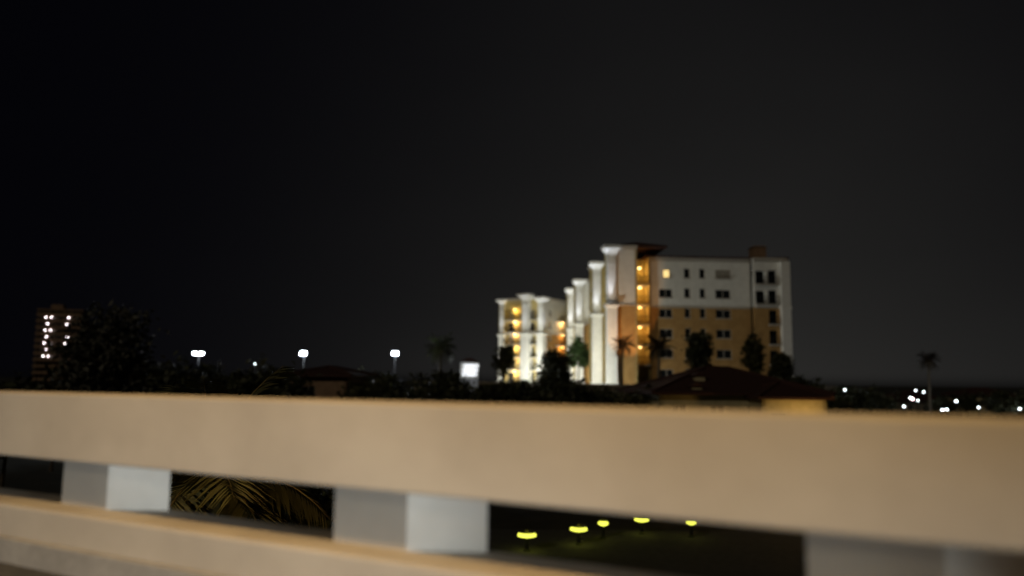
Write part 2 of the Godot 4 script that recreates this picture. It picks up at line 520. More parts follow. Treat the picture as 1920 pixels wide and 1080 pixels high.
func pillar(parent: Node3D, f: Transform3D, top: float, wide := 1.0) -> void:
	var o := holder(parent, "pillar")
	o.transform = f * Transform3D(Basis.from_scale(Vector3(wide, 1, wide)), Vector3.ZERO)
	var b := MB.new()
	b.taper(Vector3(0, 0, 0), Vector2(1.75, 1.75), Vector2(1.75, 1.75), 0.5)
	b.taper(Vector3(0, 0.5, 0), Vector2(1.4, 1.4), Vector2(1.4, 1.4), BREAK - 1.0)
	part(o, "shaft", b, M.white_stucco)
	b = MB.new()
	b.taper(Vector3(0, BREAK - 0.5, 0), Vector2(1.5, 1.5), Vector2(1.85, 1.85), 0.25)
	b.taper(Vector3(0, BREAK - 0.25, 0), Vector2(1.95, 1.95), Vector2(1.95, 1.95), 0.22)
	part(o, "ledge", b, M.white_stucco)
	b = MB.new()
	b.taper(Vector3(0, BREAK - 0.03, 0), Vector2(1.1, 1.1), Vector2(1.1, 1.1), top - BREAK - 1.35)
	b.box(Vector3(0, top - 2.6, 0), Vector3(1.2, 0.16, 1.2)); b.box(Vector3(0, top - 2.1, 0), Vector3(1.2, 0.16, 1.2))
	part(o, "shaft", b, M.white_stucco)
	b = MB.new()
	b.taper(Vector3(0, top - 1.38, 0), Vector2(1.16, 1.16), Vector2(1.35, 1.35), 0.35)
	b.taper(Vector3(0, top - 1.03, 0), Vector2(1.4, 1.4), Vector2(2.25, 2.25), 0.55)
	b.taper(Vector3(0, top - 0.48, 0), Vector2(2.4, 2.4), Vector2(2.4, 2.4), 0.4)
	part(o, "cap", b, M.white_stucco)

func ledge_lamp(parent: Node3D, at: Vector3, to: Vector3, energy: float) -> void:
	var o := holder(parent, "ledge_lamp", at)
	var b := MB.new()
	b.lathe([Vector2(0.0, 0.0), Vector2(0.11, 0.0), Vector2(0.11, 0.16), Vector2(0.0, 0.16)], 8)
	part(o, "lamp_body", b, M.dark_metal)
	b = MB.new()
	b.lathe([Vector2(0.095, 0.0), Vector2(0.095, 0.02), Vector2(0.0, 0.025)], 8)
	part(o, "lens", b, M.panel_glow, Vector3(0, 0.16, 0))
	spot(o, Vector3(0, 0.24, 0), to - at, Color(0.93, 0.95, 1.0), energy * 2.0, 17.0, 1.0, 0.1)

func floor_windows(x: float, w: float, h: float, floors: Array, sill := 0.95) -> Array:
	var r := []
	for k in floors: r.append([x - w / 2, LIFT + FLOOR * k + sill, x + w / 2, LIFT + FLOOR * k + sill + h])
	return r

func two_tone(parent: Node3D, f: Transform3D, w: float, top: float, holes: Array, lower: Material, upper: Material, glass: Array, panes := 2) -> void:
	var lo := []; var hi := []
	for h in holes: (lo if h[3] < BREAK else hi).append(h)
	wall(parent, f, w, 0.0, BREAK, lo, lower)
	wall(parent, f, w, BREAK, top, hi, upper)
	var b := MB.new()
	b.box(Vector3(w / 2, BREAK, 0.06), Vector3(w, 0.22, 0.12))
	part(parent, "string_course", b, M.trim, f.origin, f.basis)
	for h in holes:
		window(parent, f, h, glass[holes.find(h) % glass.size()], 1 if h[2] - h[0] < 1.1 else 2)

func cornice(parent: Node3D, f: Transform3D, w: float, top: float) -> void:
	var b := MB.new()
	b.box(Vector3(w / 2, top - 0.45, 0.05), Vector3(w, 0.18, 0.1))
	b.box(Vector3(w / 2, top - 0.14, 0.14), Vector3(w + 0.1, 0.3, 0.28))
	part(parent, "cornice", b, M.trim, f.origin, f.basis)

# the three plain sides of a tower whose front is built apart; x0..x1, z0 (back)..z1 (front)
func tower_body(t: Node3D, x0: float, z0: float, x1: float, z1: float, top: float) -> void:
	var side := face(Vector3(x0, 0, z0), -90)
	two_tone(t, side, z1 - z0, top, floor_windows((z1 - z0) * 0.45, 1.2, 1.5, [0, 1, 2, 3, 4, 5]), M.cream_stucco, M.cream_stucco, [M.glass, M.blind])
	cornice(t, side, z1 - z0, top)
	wall(t, face(Vector3(x1, 0, z1), 90), z1 - z0, 0.0, top, [], M.cream_stucco)
	wall(t, face(Vector3(x1, 0, z0), 180), x1 - x0, 0.0, top, [], M.cream_stucco)

func far_wing() -> Transform3D:
	return Transform3D(Basis(Vector3.UP, deg_to_rad(52.0)), Vector3(-1.95, 0, -67.8))

func apartment_building() -> Node3D:
	var base := at_depth(1139, 725, 105.5)
	var org := Vector3(base.x, 0.4, base.z)
	var t := thing("apartment_building", "long white and ochre apartment block with floodlit square pillars and dark tiled roofs", "building", org, 3.5)
	var warm := Color(1.0, 0.76, 0.42)
	# terrace the block stands on
	var b := MB.new()
	b.prism([Vector2(-10, 9), Vector2(27.5, 9), Vector2(27.5, -40), Vector2(24, -100), Vector2(-30, -100), Vector2(-30, -62), Vector2(-10, -40)], GROUND - 0.4, 0.0)
	part(t, "terrace", b, M.podium)
	b = MB.new()
	for q in [[Vector3(-10, 0, 9), Vector3(27.5, 0, 9)], [Vector3(-10, 0, 9), Vector3(-10, 0, -40)], [Vector3(-10, 0, -40), Vector3(-30, 0, -62)]]:
		var d: Vector3 = q[1] - q[0]
		b.box((q[0] + q[1]) / 2 + Vector3(0, 0.2, 0), Vector3(d.length(), 0.4, 0.25), Basis(Vector3.UP, -atan2(d.z, d.x)))
	part(t, "terrace_kerb", b, M.podium)

	# ---- tower with the first two pillars
	var top := 19.5
	var mt := 18.3
	var f := face(Vector3(0.5, 0, -0.5), 0)
	two_tone(t, f, 3.8, top, [], M.ochre_stucco, M.white_stucco, [M.glass])
	cornice(t, f, 3.8, top)
	tower_body(t, 0.5, -4.5, 4.3, -0.5, top)
	hip_roof(t, 2.0, 8.4, -11.0, -1.2, top - 0.1, 1.2, 0.3)
	pillar(t, face(Vector3(0.7, 0, -0.7), 0), top)
	wall(t, face(Vector3(3.6, 0, -15.5), -90), 11.0, 0.0, mt, [], M.cream_stucco)
	# block behind it, set back, with the second pillar
	f = face(Vector3(1.1, 0, -15.5), 0)
	two_tone(t, f, 6.5, top, [], M.cream_stucco, M.cream_stucco, [M.glass])
	cornice(t, f, 6.5, top)
	tower_body(t, 1.1, -22.0, 7.6, -15.5, top)
	hip_roof(t, 2.6, 7.6, -21.5, -16.5, top - 0.1, 1.1, 0.2)
	pillar(t, face(Vector3(1.3, 0, -15.7), 0), top)
	# ---- recessed stack of lit balconies
	var back := face(Vector3(4.3, 0, -5.0), 0)
	two_tone(t, back, 2.2, mt, [], M.cream_stucco, M.cream_stucco, [M.glass])
	for k in 6:
		balcony(t, back, 2.2, 2.9, LIFT + FLOOR * k, null if k == 0 else M.amber_glow if k < 4 else M.warm_glow, [0.5, 0.5, 1.1, 1.1, 1.5, 1.5][k], warm if k < 4 else Color(1.0, 0.78, 0.42))
	# ---- main front
	var mf := face(Vector3(6.5, 0, -2.6), 0)
	var holes := []
	holes += floor_windows(2.35, 1.9, 1.25, [0, 1, 2, 3, 4])
	holes += floor_windows(5.45, 0.85, 1.4, [0, 1, 2, 3, 4, 5])
	holes += floor_windows(7.65, 0.85, 1.4, [0, 1, 2, 3, 4, 5])
	holes += floor_windows(10.6, 2.2, 1.25, [0, 1, 2, 3, 4])
	two_tone(t, mf, 14.6, mt, holes, M.ochre_stucco, M.white_stucco, [M.glass])
	# the two odd windows of the top storey are separate: one lit, one with its blind down
	window(t, face(mf.origin + Vector3(0, 0, 0.17), 0), floor_windows(10.6, 2.2, 1.25, [5])[0], M.blind, 2)
	var lit := window(t, face(mf.origin + Vector3(0, 0, 0.17), 0), floor_windows(2.45, 0.95, 1.15, [5])[0], M.window_glow, 1)
	lit.set_meta("label", "small yellow lit window under the eave")
	cornice(t, mf, 14.6, mt)
	wall(t, face(Vector3(6.5, 0, -32), -90), 29.4, 0.0, mt, [], M.cream_stucco)
	# ---- bay at the far end of the front
	var bf := face(Vector3(21.1, 0, -1.5), 0)
	var bh := floor_windows(2.75, 1.2, 2.0, [0, 1, 2, 3, 4, 5], 0.15) + floor_windows(1.0, 1.3, 1.9, [4, 5], 0.15)
	var lo := []; var hi := []
	for h in bh: (lo if h[3] < BREAK else hi).append(h)
	wall(t, bf, 5.0, 0.0, BREAK, lo, M.ochre_stucco)
	wall(t, bf, 5.0, BREAK, mt, hi, M.white_stucco)
	for k in 6:
		var bx := face(bf.origin + Vector3(0.25 if k > 3 else 2.05, 0, -0.02), 0)
		balcony(t, bx, 3.3 if k > 3 else 1.5, 0.65, LIFT + FLOOR * k + 0.14, null, 0.0, warm)
		b = MB.new()
		b.box(Vector3(2.75, LIFT + FLOOR * k + 1.15, -0.27), Vector3(1.18, 1.98, 0.03))
		if k > 3: b.box(Vector3(1.0, LIFT + FLOOR * k + 1.1, -0.27), Vector3(1.28, 1.88, 0.03))
		part(t, "balcony_door", b, M.glass, bf.origin, bf.basis)
	b = MB.new()
	b.taper(Vector3(25.5, 0, -1.35), Vector2(1.3, 1.3), Vector2(1.3, 1.3), mt - 0.5)
	b.taper(Vector3(25.5, BREAK - 0.2, -1.35), Vector2(1.5, 1.5), Vector2(1.5, 1.5), 0.3)
	part(t, "corner_pier", b, M.white_stucco)
	cornice(t, bf, 5.0, mt)
	wall(t, face(Vector3(26.1, 0, -1.6), 90), 30.0, 0.0, mt, [], M.white_stucco)
	wall(t, face(Vector3(26.1, 0, -32.0), 180), 19.6, 0.0, mt, [], M.white_stucco)
	hip_roof(t, 6.5, 26.1, -32.0, -2.6, mt, 1.4, 0.5)
	b = MB.new()
	b.box(Vector3(23.4, mt + 1.0, -5.5), Vector3(1.9, 2.2, 1.9))
	b.taper(Vector3(23.4, mt + 2.1, -5.5), Vector2(2.2, 2.2), Vector2(1.6, 1.6), 0.25)
	part(t, "chimney", b, M.brown_wall)

	# ---- link and middle towers
	wall(t, face(Vector3(4.5, 0, -36.3), -90), 14.3, 0.0, mt, [], M.cream_stucco)
	hip_roof(t, 4.5, 16.0, -36.3, -22.0, mt, 1.2, 0.2)
	var f2 := face(Vector3(1.5, 0, -37.0), 0)
	two_tone(t, f2, 11.0, top, [], M.ochre_stucco, M.white_stucco, [M.glass])
	cornice(t, f2, 11.0, top)
	tower_body(t, 1.5, -43.0, 12.5, -37.0, top)
	hip_roof(t, 3.0, 12.5, -42.5, -38.0, top - 0.1, 1.3, 0.2)
	pillar(t, face(Vector3(1.7, 0, -37.2), 0), top)
	wall(t, face(Vector3(4.2, 0, -51.0), -90), 8.0, 0.0, mt, [], M.cream_stucco)
	f2 = face(Vector3(1.9, 0, -51.0), 0)
	two_tone(t, f2, 9.0, top, [], M.cream_stucco, M.cream_stucco, [M.glass])
	cornice(t, f2, 9.0, top)
	tower_body(t, 1.9, -57.0, 10.9, -51.0, top)
	hip_roof(t, 3.4, 10.9, -56.5, -52.0, top - 0.1, 1.3, 0.2)
	pillar(t, face(Vector3(2.1, 0, -51.2), 0), top)
	wall(t, face(Vector3(5.0, 0, -84.0), -90), 27.0, 0.0, mt, [], M.cream_stucco)
	hip_roof(t, 5.0, 15.0, -84.0, -57.0, mt, 1.2, 0.2)

	# ---- far wing, turned across the view
	var w := far_wing()
	var wf := w * face(Vector3(0.5, 0, -0.5), 0)
	two_tone(t, wf, 11.5, top, floor_windows(3.6, 1.0, 1.4, [0, 1, 2, 3, 4, 5]), M.ochre_stucco, M.white_stucco, [M.glass, M.blind])
	cornice(t, wf, 11.5, top)
	for k in 6:
		balcony(t, w * face(Vector3(6.2, 0, -0.5), 0), 5.0, 1.4, LIFT + FLOOR * k, null if k == 1 or k == 5 else M.amber_glow, [2.0, 1.0, 3.4, 1.6, 2.6, 1.0][k], warm)
	var ws := w * face(Vector3(0.5, 0, -12.5), -90)
	var wh := floor_windows(3.6, 1.6, 2.1, [0, 1, 2, 3, 4, 5], 0.1) + floor_windows(9.3, 1.2, 2.1, [0, 1, 2, 3, 4, 5], 0.1)
	two_tone(t, ws, 12.0, top, wh, M.cream_stucco, M.cream_stucco, [M.glass, M.blind])
	cornice(t, ws, 12.0, top)
	wall(t, w * face(Vector3(12.0, 0, -0.5), 90), 12.0, 0.0, top, [], M.cream_stucco)
	wall(t, w * face(Vector3(12.0, 0, -12.5), 180), 11.5, 0.0, top, [], M.cream_stucco)
	hip_roof(t, 2.2, 11.5, -12.0, -1.5, top - 0.1, 1.2, 0.2, w)
	var wide := [1.2, 1.4, 1.05]
	for k in 3: pillar(t, w * face(WING[k], 0), top + (0.7 if k == 1 else 0.0), wide[k])
	for k in 6:
		balcony(t, w * face(Vector3(0.5, 0, -10.3), -90), 5.4, 1.3, LIFT + FLOOR * k, M.warm_glow, [3.4, 2.2, 3.8, 2.6, 4.2, 3.0][k], Color(1.0, 0.84, [0.42, 0.55, 0.5, 0.62, 0.58, 0.45][k]))
		balcony(t, w * face(Vector3(0.5, 0, -3.0), -90), 1.7, 1.2, LIFT + FLOOR * k, null, 2.0, warm)

	# ---- lamps on the ledges that wash the upper shafts and caps
	for p in [[Vector3(0.7, 0, -0.7), 0.0], [Vector3(1.3, 0, -15.7), 0.0], [Vector3(1.7, 0, -37.2), 0.0], [Vector3(2.1, 0, -51.2), 0.0]]:
		var c: Vector3 = p[0]
		ledge_lamp(t, c + Vector3(-0.88, BREAK - 0.02, 0.0), c + Vector3(-0.88, 18.0, 0), 17.0)
		ledge_lamp(t, c + Vector3(-0.2, BREAK - 0.02, 0.88), c + Vector3(-0.1, 18.0, 0.88), 17.0)
	for k in 3:
		var e: float = 0.88 * wide[k]
		var c: Vector3 = WING[k]
		ledge_lamp(t, w * (c + Vector3(-e, BREAK - 0.02, 0)), w * (c + Vector3(-e, 18.0, 0)), 12.0)
		ledge_lamp(t, w * (c + Vector3(0, BREAK - 0.02, e)), w * (c + Vector3(0, 18.0, e)), 12.0)
	return t

func floodlight(at: Vector3, to: Vector3, color: Color, energy: float, angle: float, label: String, glow: Material) -> void:
	var d := to - at
	var turn := rad_to_deg(atan2(-d.x, -d.z))
	var o := thing("floodlight", label, "floodlight", at, turn, "floodlights on the terrace")
	var tilt := atan2(d.y, Vector2(d.x, d.z).length())
	var b := MB.new()
	b.taper(Vector3.ZERO, Vector2(0.4, 0.4), Vector2(0.34, 0.34), 0.12)
	part(o, "base", b, M.podium)
	b = MB.new()
	for s in [-1, 1]: b.box(Vector3(s * 0.27, 0.32, 0), Vector3(0.03, 0.4, 0.06))
	b.box(Vector3(0, 0.13, 0), Vector3(0.57, 0.03, 0.06))
	part(o, "bracket", b, M.dark_metal)
	var r := Basis(Vector3.RIGHT, tilt)
	b = MB.new()
	b.box(Vector3(0, 0, 0.06), Vector3(0.5, 0.36, 0.16)); b.box(Vector3(0, 0, 0.17), Vector3(0.3, 0.24, 0.06))
	part(o, "housing", b, M.dark_metal, Vector3(0, 0.48, 0), r)
	b = MB.new()
	b.box(Vector3(0, 0, -0.03), Vector3(0.44, 0.3, 0.015))
	part(o, "lens", b, glow, Vector3(0, 0.48, 0), r)
	spot(o, Vector3(0, 0.48, 0) + r * Vector3(0, 0, -0.12), Vector3(0, 0.48, 0) + r * Vector3(0, 0, -10), color, energy, angle, 0.35, 0.2)

# ------------------------------------------------------------------ lamps
func street_lamp(label: String, head: Vector3, ground: float, glow: Material, color: Color, energy: float, heads := 1, group := "", size := 1.0, turn := 0.0) -> Node3D:
	var o := thing("street_lamp", label, "street lamp", Vector3(head.x, ground, head.z), turn, group)
	var h := head.y - ground
	var b := MB.new()
	b.lathe([Vector2(0.2, 0.0), Vector2(0.2, 0.25), Vector2(0.11, 0.4)], 10)
	b.tube([Vector3(0, 0.3, 0), Vector3(0, h * 0.6, 0), Vector3(0, h + 0.1, 0)], [0.1 * size + 0.02, 0.08 * size + 0.01, 0.055 * size], 10)
	part(o, "pole", b, M.dark_metal)
	for k in heads:
		var s := 0.0 if heads == 1 else (k * 2 - 1) * 0.62 * size
		if heads > 1:
			b = MB.new()
			b.tube([Vector3(0, h, 0), Vector3(s, h + 0.02, 0.1)], [0.04, 0.04], 6)
			part(o, "arm", b, M.steel)
		var tilt := Basis(Vector3.RIGHT, -0.35)
		b = MB.new()
		b.box(Vector3(0, 0, 0), Vector3(0.86, 0.5, 0.16) * size); b.box(Vector3(0, 0.27, 0.02) * size, Vector3(0.9, 0.05, 0.3) * size)
		var hd := part(o, "lamp_head", b, M.dark_metal, Vector3(s, h, 0.18), tilt)
		b = MB.new()
		b.box(Vector3(0, 0, 0.09) * size, Vector3(0.78, 0.42, 0.02) * size)
		part(hd, "lens", b, glow)
	omni(o, Vector3(0, h, 0.18 + 0.5 * size), color, energy, 0.2)
	return o

func small_lamp(px: float, py: float, depth: float, glow: Material, label: String, group := "", r := 0.2, energy := 1.0) -> void:
	var p := at_depth(px, py, depth)
	var o := thing("yard_lamp", label, "lamp", Vector3(p.x, GROUND, p.z), 0.0, group)
	var h := p.y - GROUND
	var b := MB.new()
	b.lathe([Vector2(0.14, 0.0), Vector2(0.14, 0.15), Vector2(0.06, 0.25)], 8)
	b.tube([Vector3(0, 0.2, 0), Vector3(0, h - r, 0)], [0.05, 0.045], 8)
	part(o, "pole", b, M.dark_metal)
	b = MB.new()
	var prof := []
	for k in 7: prof.append(Vector2(maxf(0.001, sin(PI * k / 6.0) * r), h - cos(PI * k / 6.0) * r))
	b.lathe(prof, 10)
	part(o, "globe", b, glow)
	b = MB.new()
	b.lathe([Vector2(r * 0.55, h + r * 0.85), Vector2(r * 0.5, h + r * 1.05), Vector2(0.0, h + r * 1.15)], 8)
	part(o, "cap", b, M.dark_metal)
	omni(o, Vector3(0, h, 0), Color(0.9, 0.95, 1.0), energy, r * 0.8)

func bollard(px: float, py: float, label: String, group: String, wide: float) -> void:
	var p := at_level(px, py, GROUND + 0.75)
	var o := thing("bollard_light", label, "bollard", Vector3(p.x, GROUND, p.z), 0.0, group)
	var b := MB.new()
	b.lathe([Vector2(0.16, 0.0), Vector2(0.16, 0.06), Vector2(0.1, 0.1), Vector2(0.1, 0.62)], 12)
	part(o, "post", b, M.dark_metal)
	b = MB.new()
	b.lathe([Vector2(0.1, 0.62), Vector2(0.14 + wide, 0.70), Vector2(0.14 + wide, 0.80), Vector2(0.1, 0.88)], 14)
	part(o, "lens", b, M.bollard_glow)
	b = MB.new()
	b.lathe([Vector2(0.12 + wide, 0.88), Vector2(0.13 + wide, 0.92), Vector2(0.0, 1.0)], 14)
	part(o, "cap", b, M.dark_metal)
	omni(o, Vector3(0, 1.25, 0), Color(0.95, 0.9, 0.25), 0.04, 0.1)

# ------------------------------------------------------------------ car; x is forward
func car(label: String, at: Vector3, turn: float, paint: Material, lit: bool) -> Node3D:
	var o := thing("car", label, "car", at, turn)
	var b := MB.new()
	var prof := [[-2.2, 0.32, 0.62], [-2.25, 0.55, 0.78], [-2.1, 0.92, 0.80], [-1.2, 0.96, 0.86], [0.9, 0.93, 0.88], [1.6, 0.82, 0.86], [2.1, 0.70, 0.78], [2.25, 0.5, 0.72], [2.2, 0.3, 0.62]]
	# the body: sections across, from tail to nose
	var secs := []
	for q in [[-2.28, 0.45, 0.72, 0.62], [-2.2, 0.28, 0.93, 0.78], [-1.6, 0.22, 0.98, 0.88], [-0.4, 0.2, 0.96, 0.9], [0.9, 0.2, 0.94, 0.9], [1.6, 0.22, 0.84, 0.87], [2.1, 0.28, 0.74, 0.78], [2.28, 0.4, 0.58, 0.6]]:
		var w: float = q[3]
		secs.append([Vector3(q[0], q[1], w * 0.9), Vector3(q[0], lerpf(q[1], q[2], 0.35), w), Vector3(q[0], lerpf(q[1], q[2], 0.75), w * 0.97), Vector3(q[0], q[2], w * 0.82), Vector3(q[0], q[2], -w * 0.82), Vector3(q[0], lerpf(q[1], q[2], 0.75), -w * 0.97), Vector3(q[0], lerpf(q[1], q[2], 0.35), -w), Vector3(q[0], q[1], -w * 0.9)])
	for k in secs.size() - 1:
		for i in 8:
			var j := (i + 1) % 8
			b.quad(secs[k][i], secs[k + 1][i], secs[k + 1][j], secs[k][j])
	for k in [0, secs.size() - 1]:
		for i in range(1, 7): b.tri_flat(secs[k][0], secs[k][i], secs[k][i + 1])
	part(o, "body", b, paint)
	# cabin: glass house and roof
	var low := [Vector3(-1.75, 0.93, 0.76), Vector3(1.05, 0.9, 0.76), Vector3(1.05, 0.9, -0.76), Vector3(-1.75, 0.93, -0.76)]
	var hi := [Vector3(-1.05, 1.42, 0.58), Vector3(0.2, 1.42, 0.58), Vector3(0.2, 1.42, -0.58), Vector3(-1.05, 1.42, -0.58)]
	b = MB.new()
	b.hexa(low + hi)
	part(o, "windows", b, M.glass)
	b = MB.new()
	b.taper(Vector3(-0.42, 1.42, 0), Vector2(1.3, 1.2), Vector2(1.1, 1.0), 0.05)
	part(o, "roof", b, paint)
	b = MB.new()
	for k in 4: b.tube([low[k], hi[k]], [0.045, 0.04], 6)
	for z in [0.67, -0.67]: b.tube([Vector3(-0.35, 0.93, z * 1.13), Vector3(-0.4, 1.42, z * 0.87)], [0.045, 0.04], 6)
	part(o, "roof_pillars", b, paint).set_meta("kind", "stuff")
	for x in [-1.4, 1.4]:
		for z in [-0.8, 0.8]:
			var wl := holder(o, "wheel", Vector3(x, 0.32, z))
			var ax := Basis(Vector3.RIGHT, PI / 2)
			b = MB.new()
			b.lathe([Vector2(0.2, -0.1), Vector2(0.3, -0.11), Vector2(0.32, -0.08), Vector2(0.32, 0.08), Vector2(0.3, 0.11), Vector2(0.2, 0.1)], 20, ax)
			part(wl, "tyre", b, M.rubber)
			b = MB.new()
			b.lathe([Vector2(0.0, -0.08), Vector2(0.2, -0.09), Vector2(0.2, 0.09), Vector2(0.0, 0.08)], 14, ax)
			part(wl, "rim", b, M.rim)
	for z in [-0.58, 0.58]:
		b = MB.new()
		b.box(Vector3(2.2, 0.58, z), Vector3(0.16, 0.14, 0.3))
		part(o, "headlight", b, M.head_glow if lit else M.glass)
		b = MB.new()
		b.box(Vector3(-2.2, 0.72, z), Vector3(0.16, 0.14, 0.3))
		part(o, "tail_light", b, M.red_lens)
		if lit:
			spot(o, Vector3(2.42, 0.6, z), Vector3(16.5, 0.30, 2.1), Color(0.94, 0.98, 1.0), 84.0, 10.0, 1.0, 0.1)
	return o

# ------------------------------------------------------------------ houses
func house(called: String, label: String, at: Vector3, turn: float, w: float, d: float, eave: float, rise: float, wallm: Material, lit := false, group := "") -> Node3D:
	var o := thing(called, label, "house", at, turn, group)
	var holes := []
	for k in int(w / 3.0): holes.append([1.0 + k * 3.0, eave - 2.1, 2.2 + k * 3.0, eave - 0.8])
	var f := face(Vector3(-w / 2, 0, d / 2), 0)
	wall(o, f, w, 0.0, eave, holes, wallm)
	for h in holes: window(o, f, h, M.glass)
	wall(o, face(Vector3(w / 2, 0, d / 2), 90), d, 0.0, eave, [], wallm)
	wall(o, face(Vector3(w / 2, 0, -d / 2), 180), w, 0.0, eave, [], wallm)
	wall(o, face(Vector3(-w / 2, 0, -d / 2), -90), d, 0.0, eave, [], wallm)
	hip_roof(o, -w / 2, w / 2, -d / 2, d / 2, eave, rise, 0.7)
	if lit:
		var b := MB.new()
		b.box(Vector3(w * 0.2, eave - 0.5, d / 2 + 0.12), Vector3(0.3, 0.3, 0.2))
		part(o, "porch_lamp", b, M.warm_glow)
		omni(o, Vector3(w * 0.2, eave - 0.8, d / 2 + 0.9), Color(1, 0.75, 0.4), 3.0)
	return o

# ------------------------------------------------------------------ the scene
func _ready() -> void:
	rng.seed = 9
	# camera
	var cam := Camera3D.new()
	cam.name = "camera"
	cam.position = EYE
	cam.basis = Basis(Vector3.RIGHT, deg_to_rad(PITCH)) * Basis(Vector3.BACK, deg_to_rad(ROLL))
	var lens := CameraAttributesPhysical.new()
	lens.frustum_focal_length = 12.0 / (540.0 / FOCAL)
	lens.frustum_focus_distance = 11.5
	lens.exposure_aperture = 0.52
	lens.frustum_near = 0.05
	lens.frustum_far = 3000.0
	cam.attributes = lens
	cam.fov = rad_to_deg(2.0 * atan(540.0 / FOCAL))
	cam.near = 0.05; cam.far = 3000.0
	add_child(cam)
	cam.make_current()
	# sky and exposure
	var env := Environment.new()
	env.background_mode = Environment.BG_SKY
	env.sky = make_sky()
	env.background_energy_multiplier = 1.0
	env.tonemap_mode = Environment.TONE_MAPPER_LINEAR
	env.tonemap_exposure = 1.0
	env.sdfgi_enabled = true; env.ssao_enabled = true; env.ssil_enabled = true
	var we := WorldEnvironment.new()
	we.name = "world_environment"
	we.environment = env
	add_child(we)
	# added dim fill light from behind the bridge, standing in for the town's glow
	var moon := DirectionalLight3D.new()
	moon.name = "moon"
	moon.light_color = Color(1.0, 0.93, 0.80)
	moon.light_energy = 0.08
	moon.light_angular_distance = 4.0
	moon.shadow_enabled = true
	moon.rotation_degrees = Vector3(-26, -36, 0)
	add_child(moon)

	make_materials()
	setting()
	bridge()
	var apt := apartment_building()
	flood_the_pillars(apt)
	town()
	trees()
	lamps()
	print("built ", get_child_count())

func setting() -> void:
	var b := MB.new()
	b.quad(Vector3(-1500, GROUND, 600), Vector3(1500, GROUND, 600), Vector3(1500, GROUND, -2200), Vector3(-1500, GROUND, -2200))
	structure("ground", b, M.ground)
	# street that runs below the bridge, 4 mm above the land
	b = MB.new()
	b.quad(Vector3(-70, GROUND + 0.004, -31), Vector3(60, GROUND + 0.004, -31), Vector3(60, GROUND + 0.004, -43), Vector3(-70, GROUND + 0.004, -43))
	structure("street", b, M.asphalt)

func bridge() -> void:
	var turn := -28.19
	var frame := Transform3D(Basis(Vector3.UP, deg_to_rad(turn)), Vector3(0, 0, -3.34))
	# deck; x runs along the railing, +z to the carriageway
	var deck := Node3D.new()
	deck.name = "road_bridge"
	deck.transform = frame
	deck.set_meta("kind", "structure")
	add_child(deck)
	var b := MB.new()
	b.box(Vector3(0, -0.29, 5.75), Vector3(80, 0.7, 12.4))
	part(deck, "roadway", b, M.asphalt)
	b = MB.new()
	for k in 10: b.box(Vector3(-38 + k * 8.0, 0.066, 4.4), Vector3(3.0, 0.004, 0.12))
	part(deck, "lane_marking", b, M.trim)
	b = MB.new()
	b.box(Vector3(0, 0.066, 0.95), Vector3(80, 0.004, 0.12))
	part(deck, "edge_line", b, M.trim)
	for x in [-30.0, 30.0]:
		b = MB.new()
		b.box(Vector3(x, (GROUND - 0.7) / 2, 5.75), Vector3(1.2, -GROUND - 0.7, 10.0))
		part(deck, "pier", b, M.concrete)
	# railing
	var t := thing("bridge_railing", "thick beige concrete beam railing on stout posts along the bridge edge", "railing", frame.origin, turn)
	for k in 10:
		b = MB.new()
		b.beam(-37.5 + k * 8.4 + 0.006, -37.5 + (k + 1) * 8.4 - 0.006, 0.70, 1.105, -0.38, 0.0, 0.012)
		part(t, "rail_beam", b, M.concrete)
		b = MB.new()
		b.beam(-37.5 + k * 8.4 + 0.006, -37.5 + (k + 1) * 8.4 - 0.006, 0.0, 0.40, -0.42, 0.0, 0.02)
		part(t, "base_wall", b, M.concrete)
		b = MB.new()
		b.beam(-37.5 + k * 8.4 + 0.006, -37.5 + (k + 1) * 8.4 - 0.006, 0.0, 0.21, 0.002, 0.045, 0.012)
		part(t, "kerb", b, M.kerb_concrete)
	b = MB.new()
	b.prism([Vector2(-0.25, -0.19), Vector2(0.20, -0.19), Vector2(0.54, -0.37), Vector2(-0.25, -0.37)], 0.399, 0.701)
	var pm := b.mesh()
	for k in 33:
		part(t, "post", pm, M.concrete, Vector3(-0.86 + (k - 16) * 2.26, 0, 0))
	# lamp on the other side of the carriageway
	var pole := frame * Vector3(0.6, 0.06, 7.4)
	var l := thing("bridge_lamp", "tall steel road lamp with curved arm on the bridge deck", "street lamp", pole, turn)
	b = MB.new()
	b.lathe([Vector2(0.22, 0.0), Vector2(0.22, 0.3), Vector2(0.12, 0.5)], 12)
	b.tube([Vector3(0, 0.4, 0), Vector3(0, 5, 0), Vector3(0, 8.0, 0)], [0.12, 0.1, 0.08], 12)
	part(l, "pole", b, M.steel)
	b = MB.new()
	b.tube([Vector3(0, 7.8, 0), Vector3(0, 8.2, -0.4), Vector3(0, 8.35, -1.3), Vector3(0, 8.35, -2.3)], [0.06, 0.055, 0.05, 0.045], 8)
	part(l, "arm", b, M.steel)
	b = MB.new()
	b.taper(Vector3(0, 8.28, -2.6), Vector2(0.4, 0.8), Vector2(0.25, 0.6), 0.14)
	part(l, "lamp_head", b, M.dark_metal)
	b = MB.new()
	b.box(Vector3(0, 8.265, -2.6), Vector3(0.32, 0.02, 0.66))
	part(l, "lens", b, M.sodium_glow)
	spot(l, Vector3(0, 8.2, -2.6), Vector3(-1.3, 2.6, -7.4), Color(1.0, 0.80, 0.51), 104.0, 30.0, 1.0, 0.35)
	# vehicle that follows, its headlights on the posts
	var cp := frame * Vector3(10.5, 0.06, 2.1)
	car("dark car with headlights on driving along the bridge", cp, turn + 180.0, M.black_paint, true)

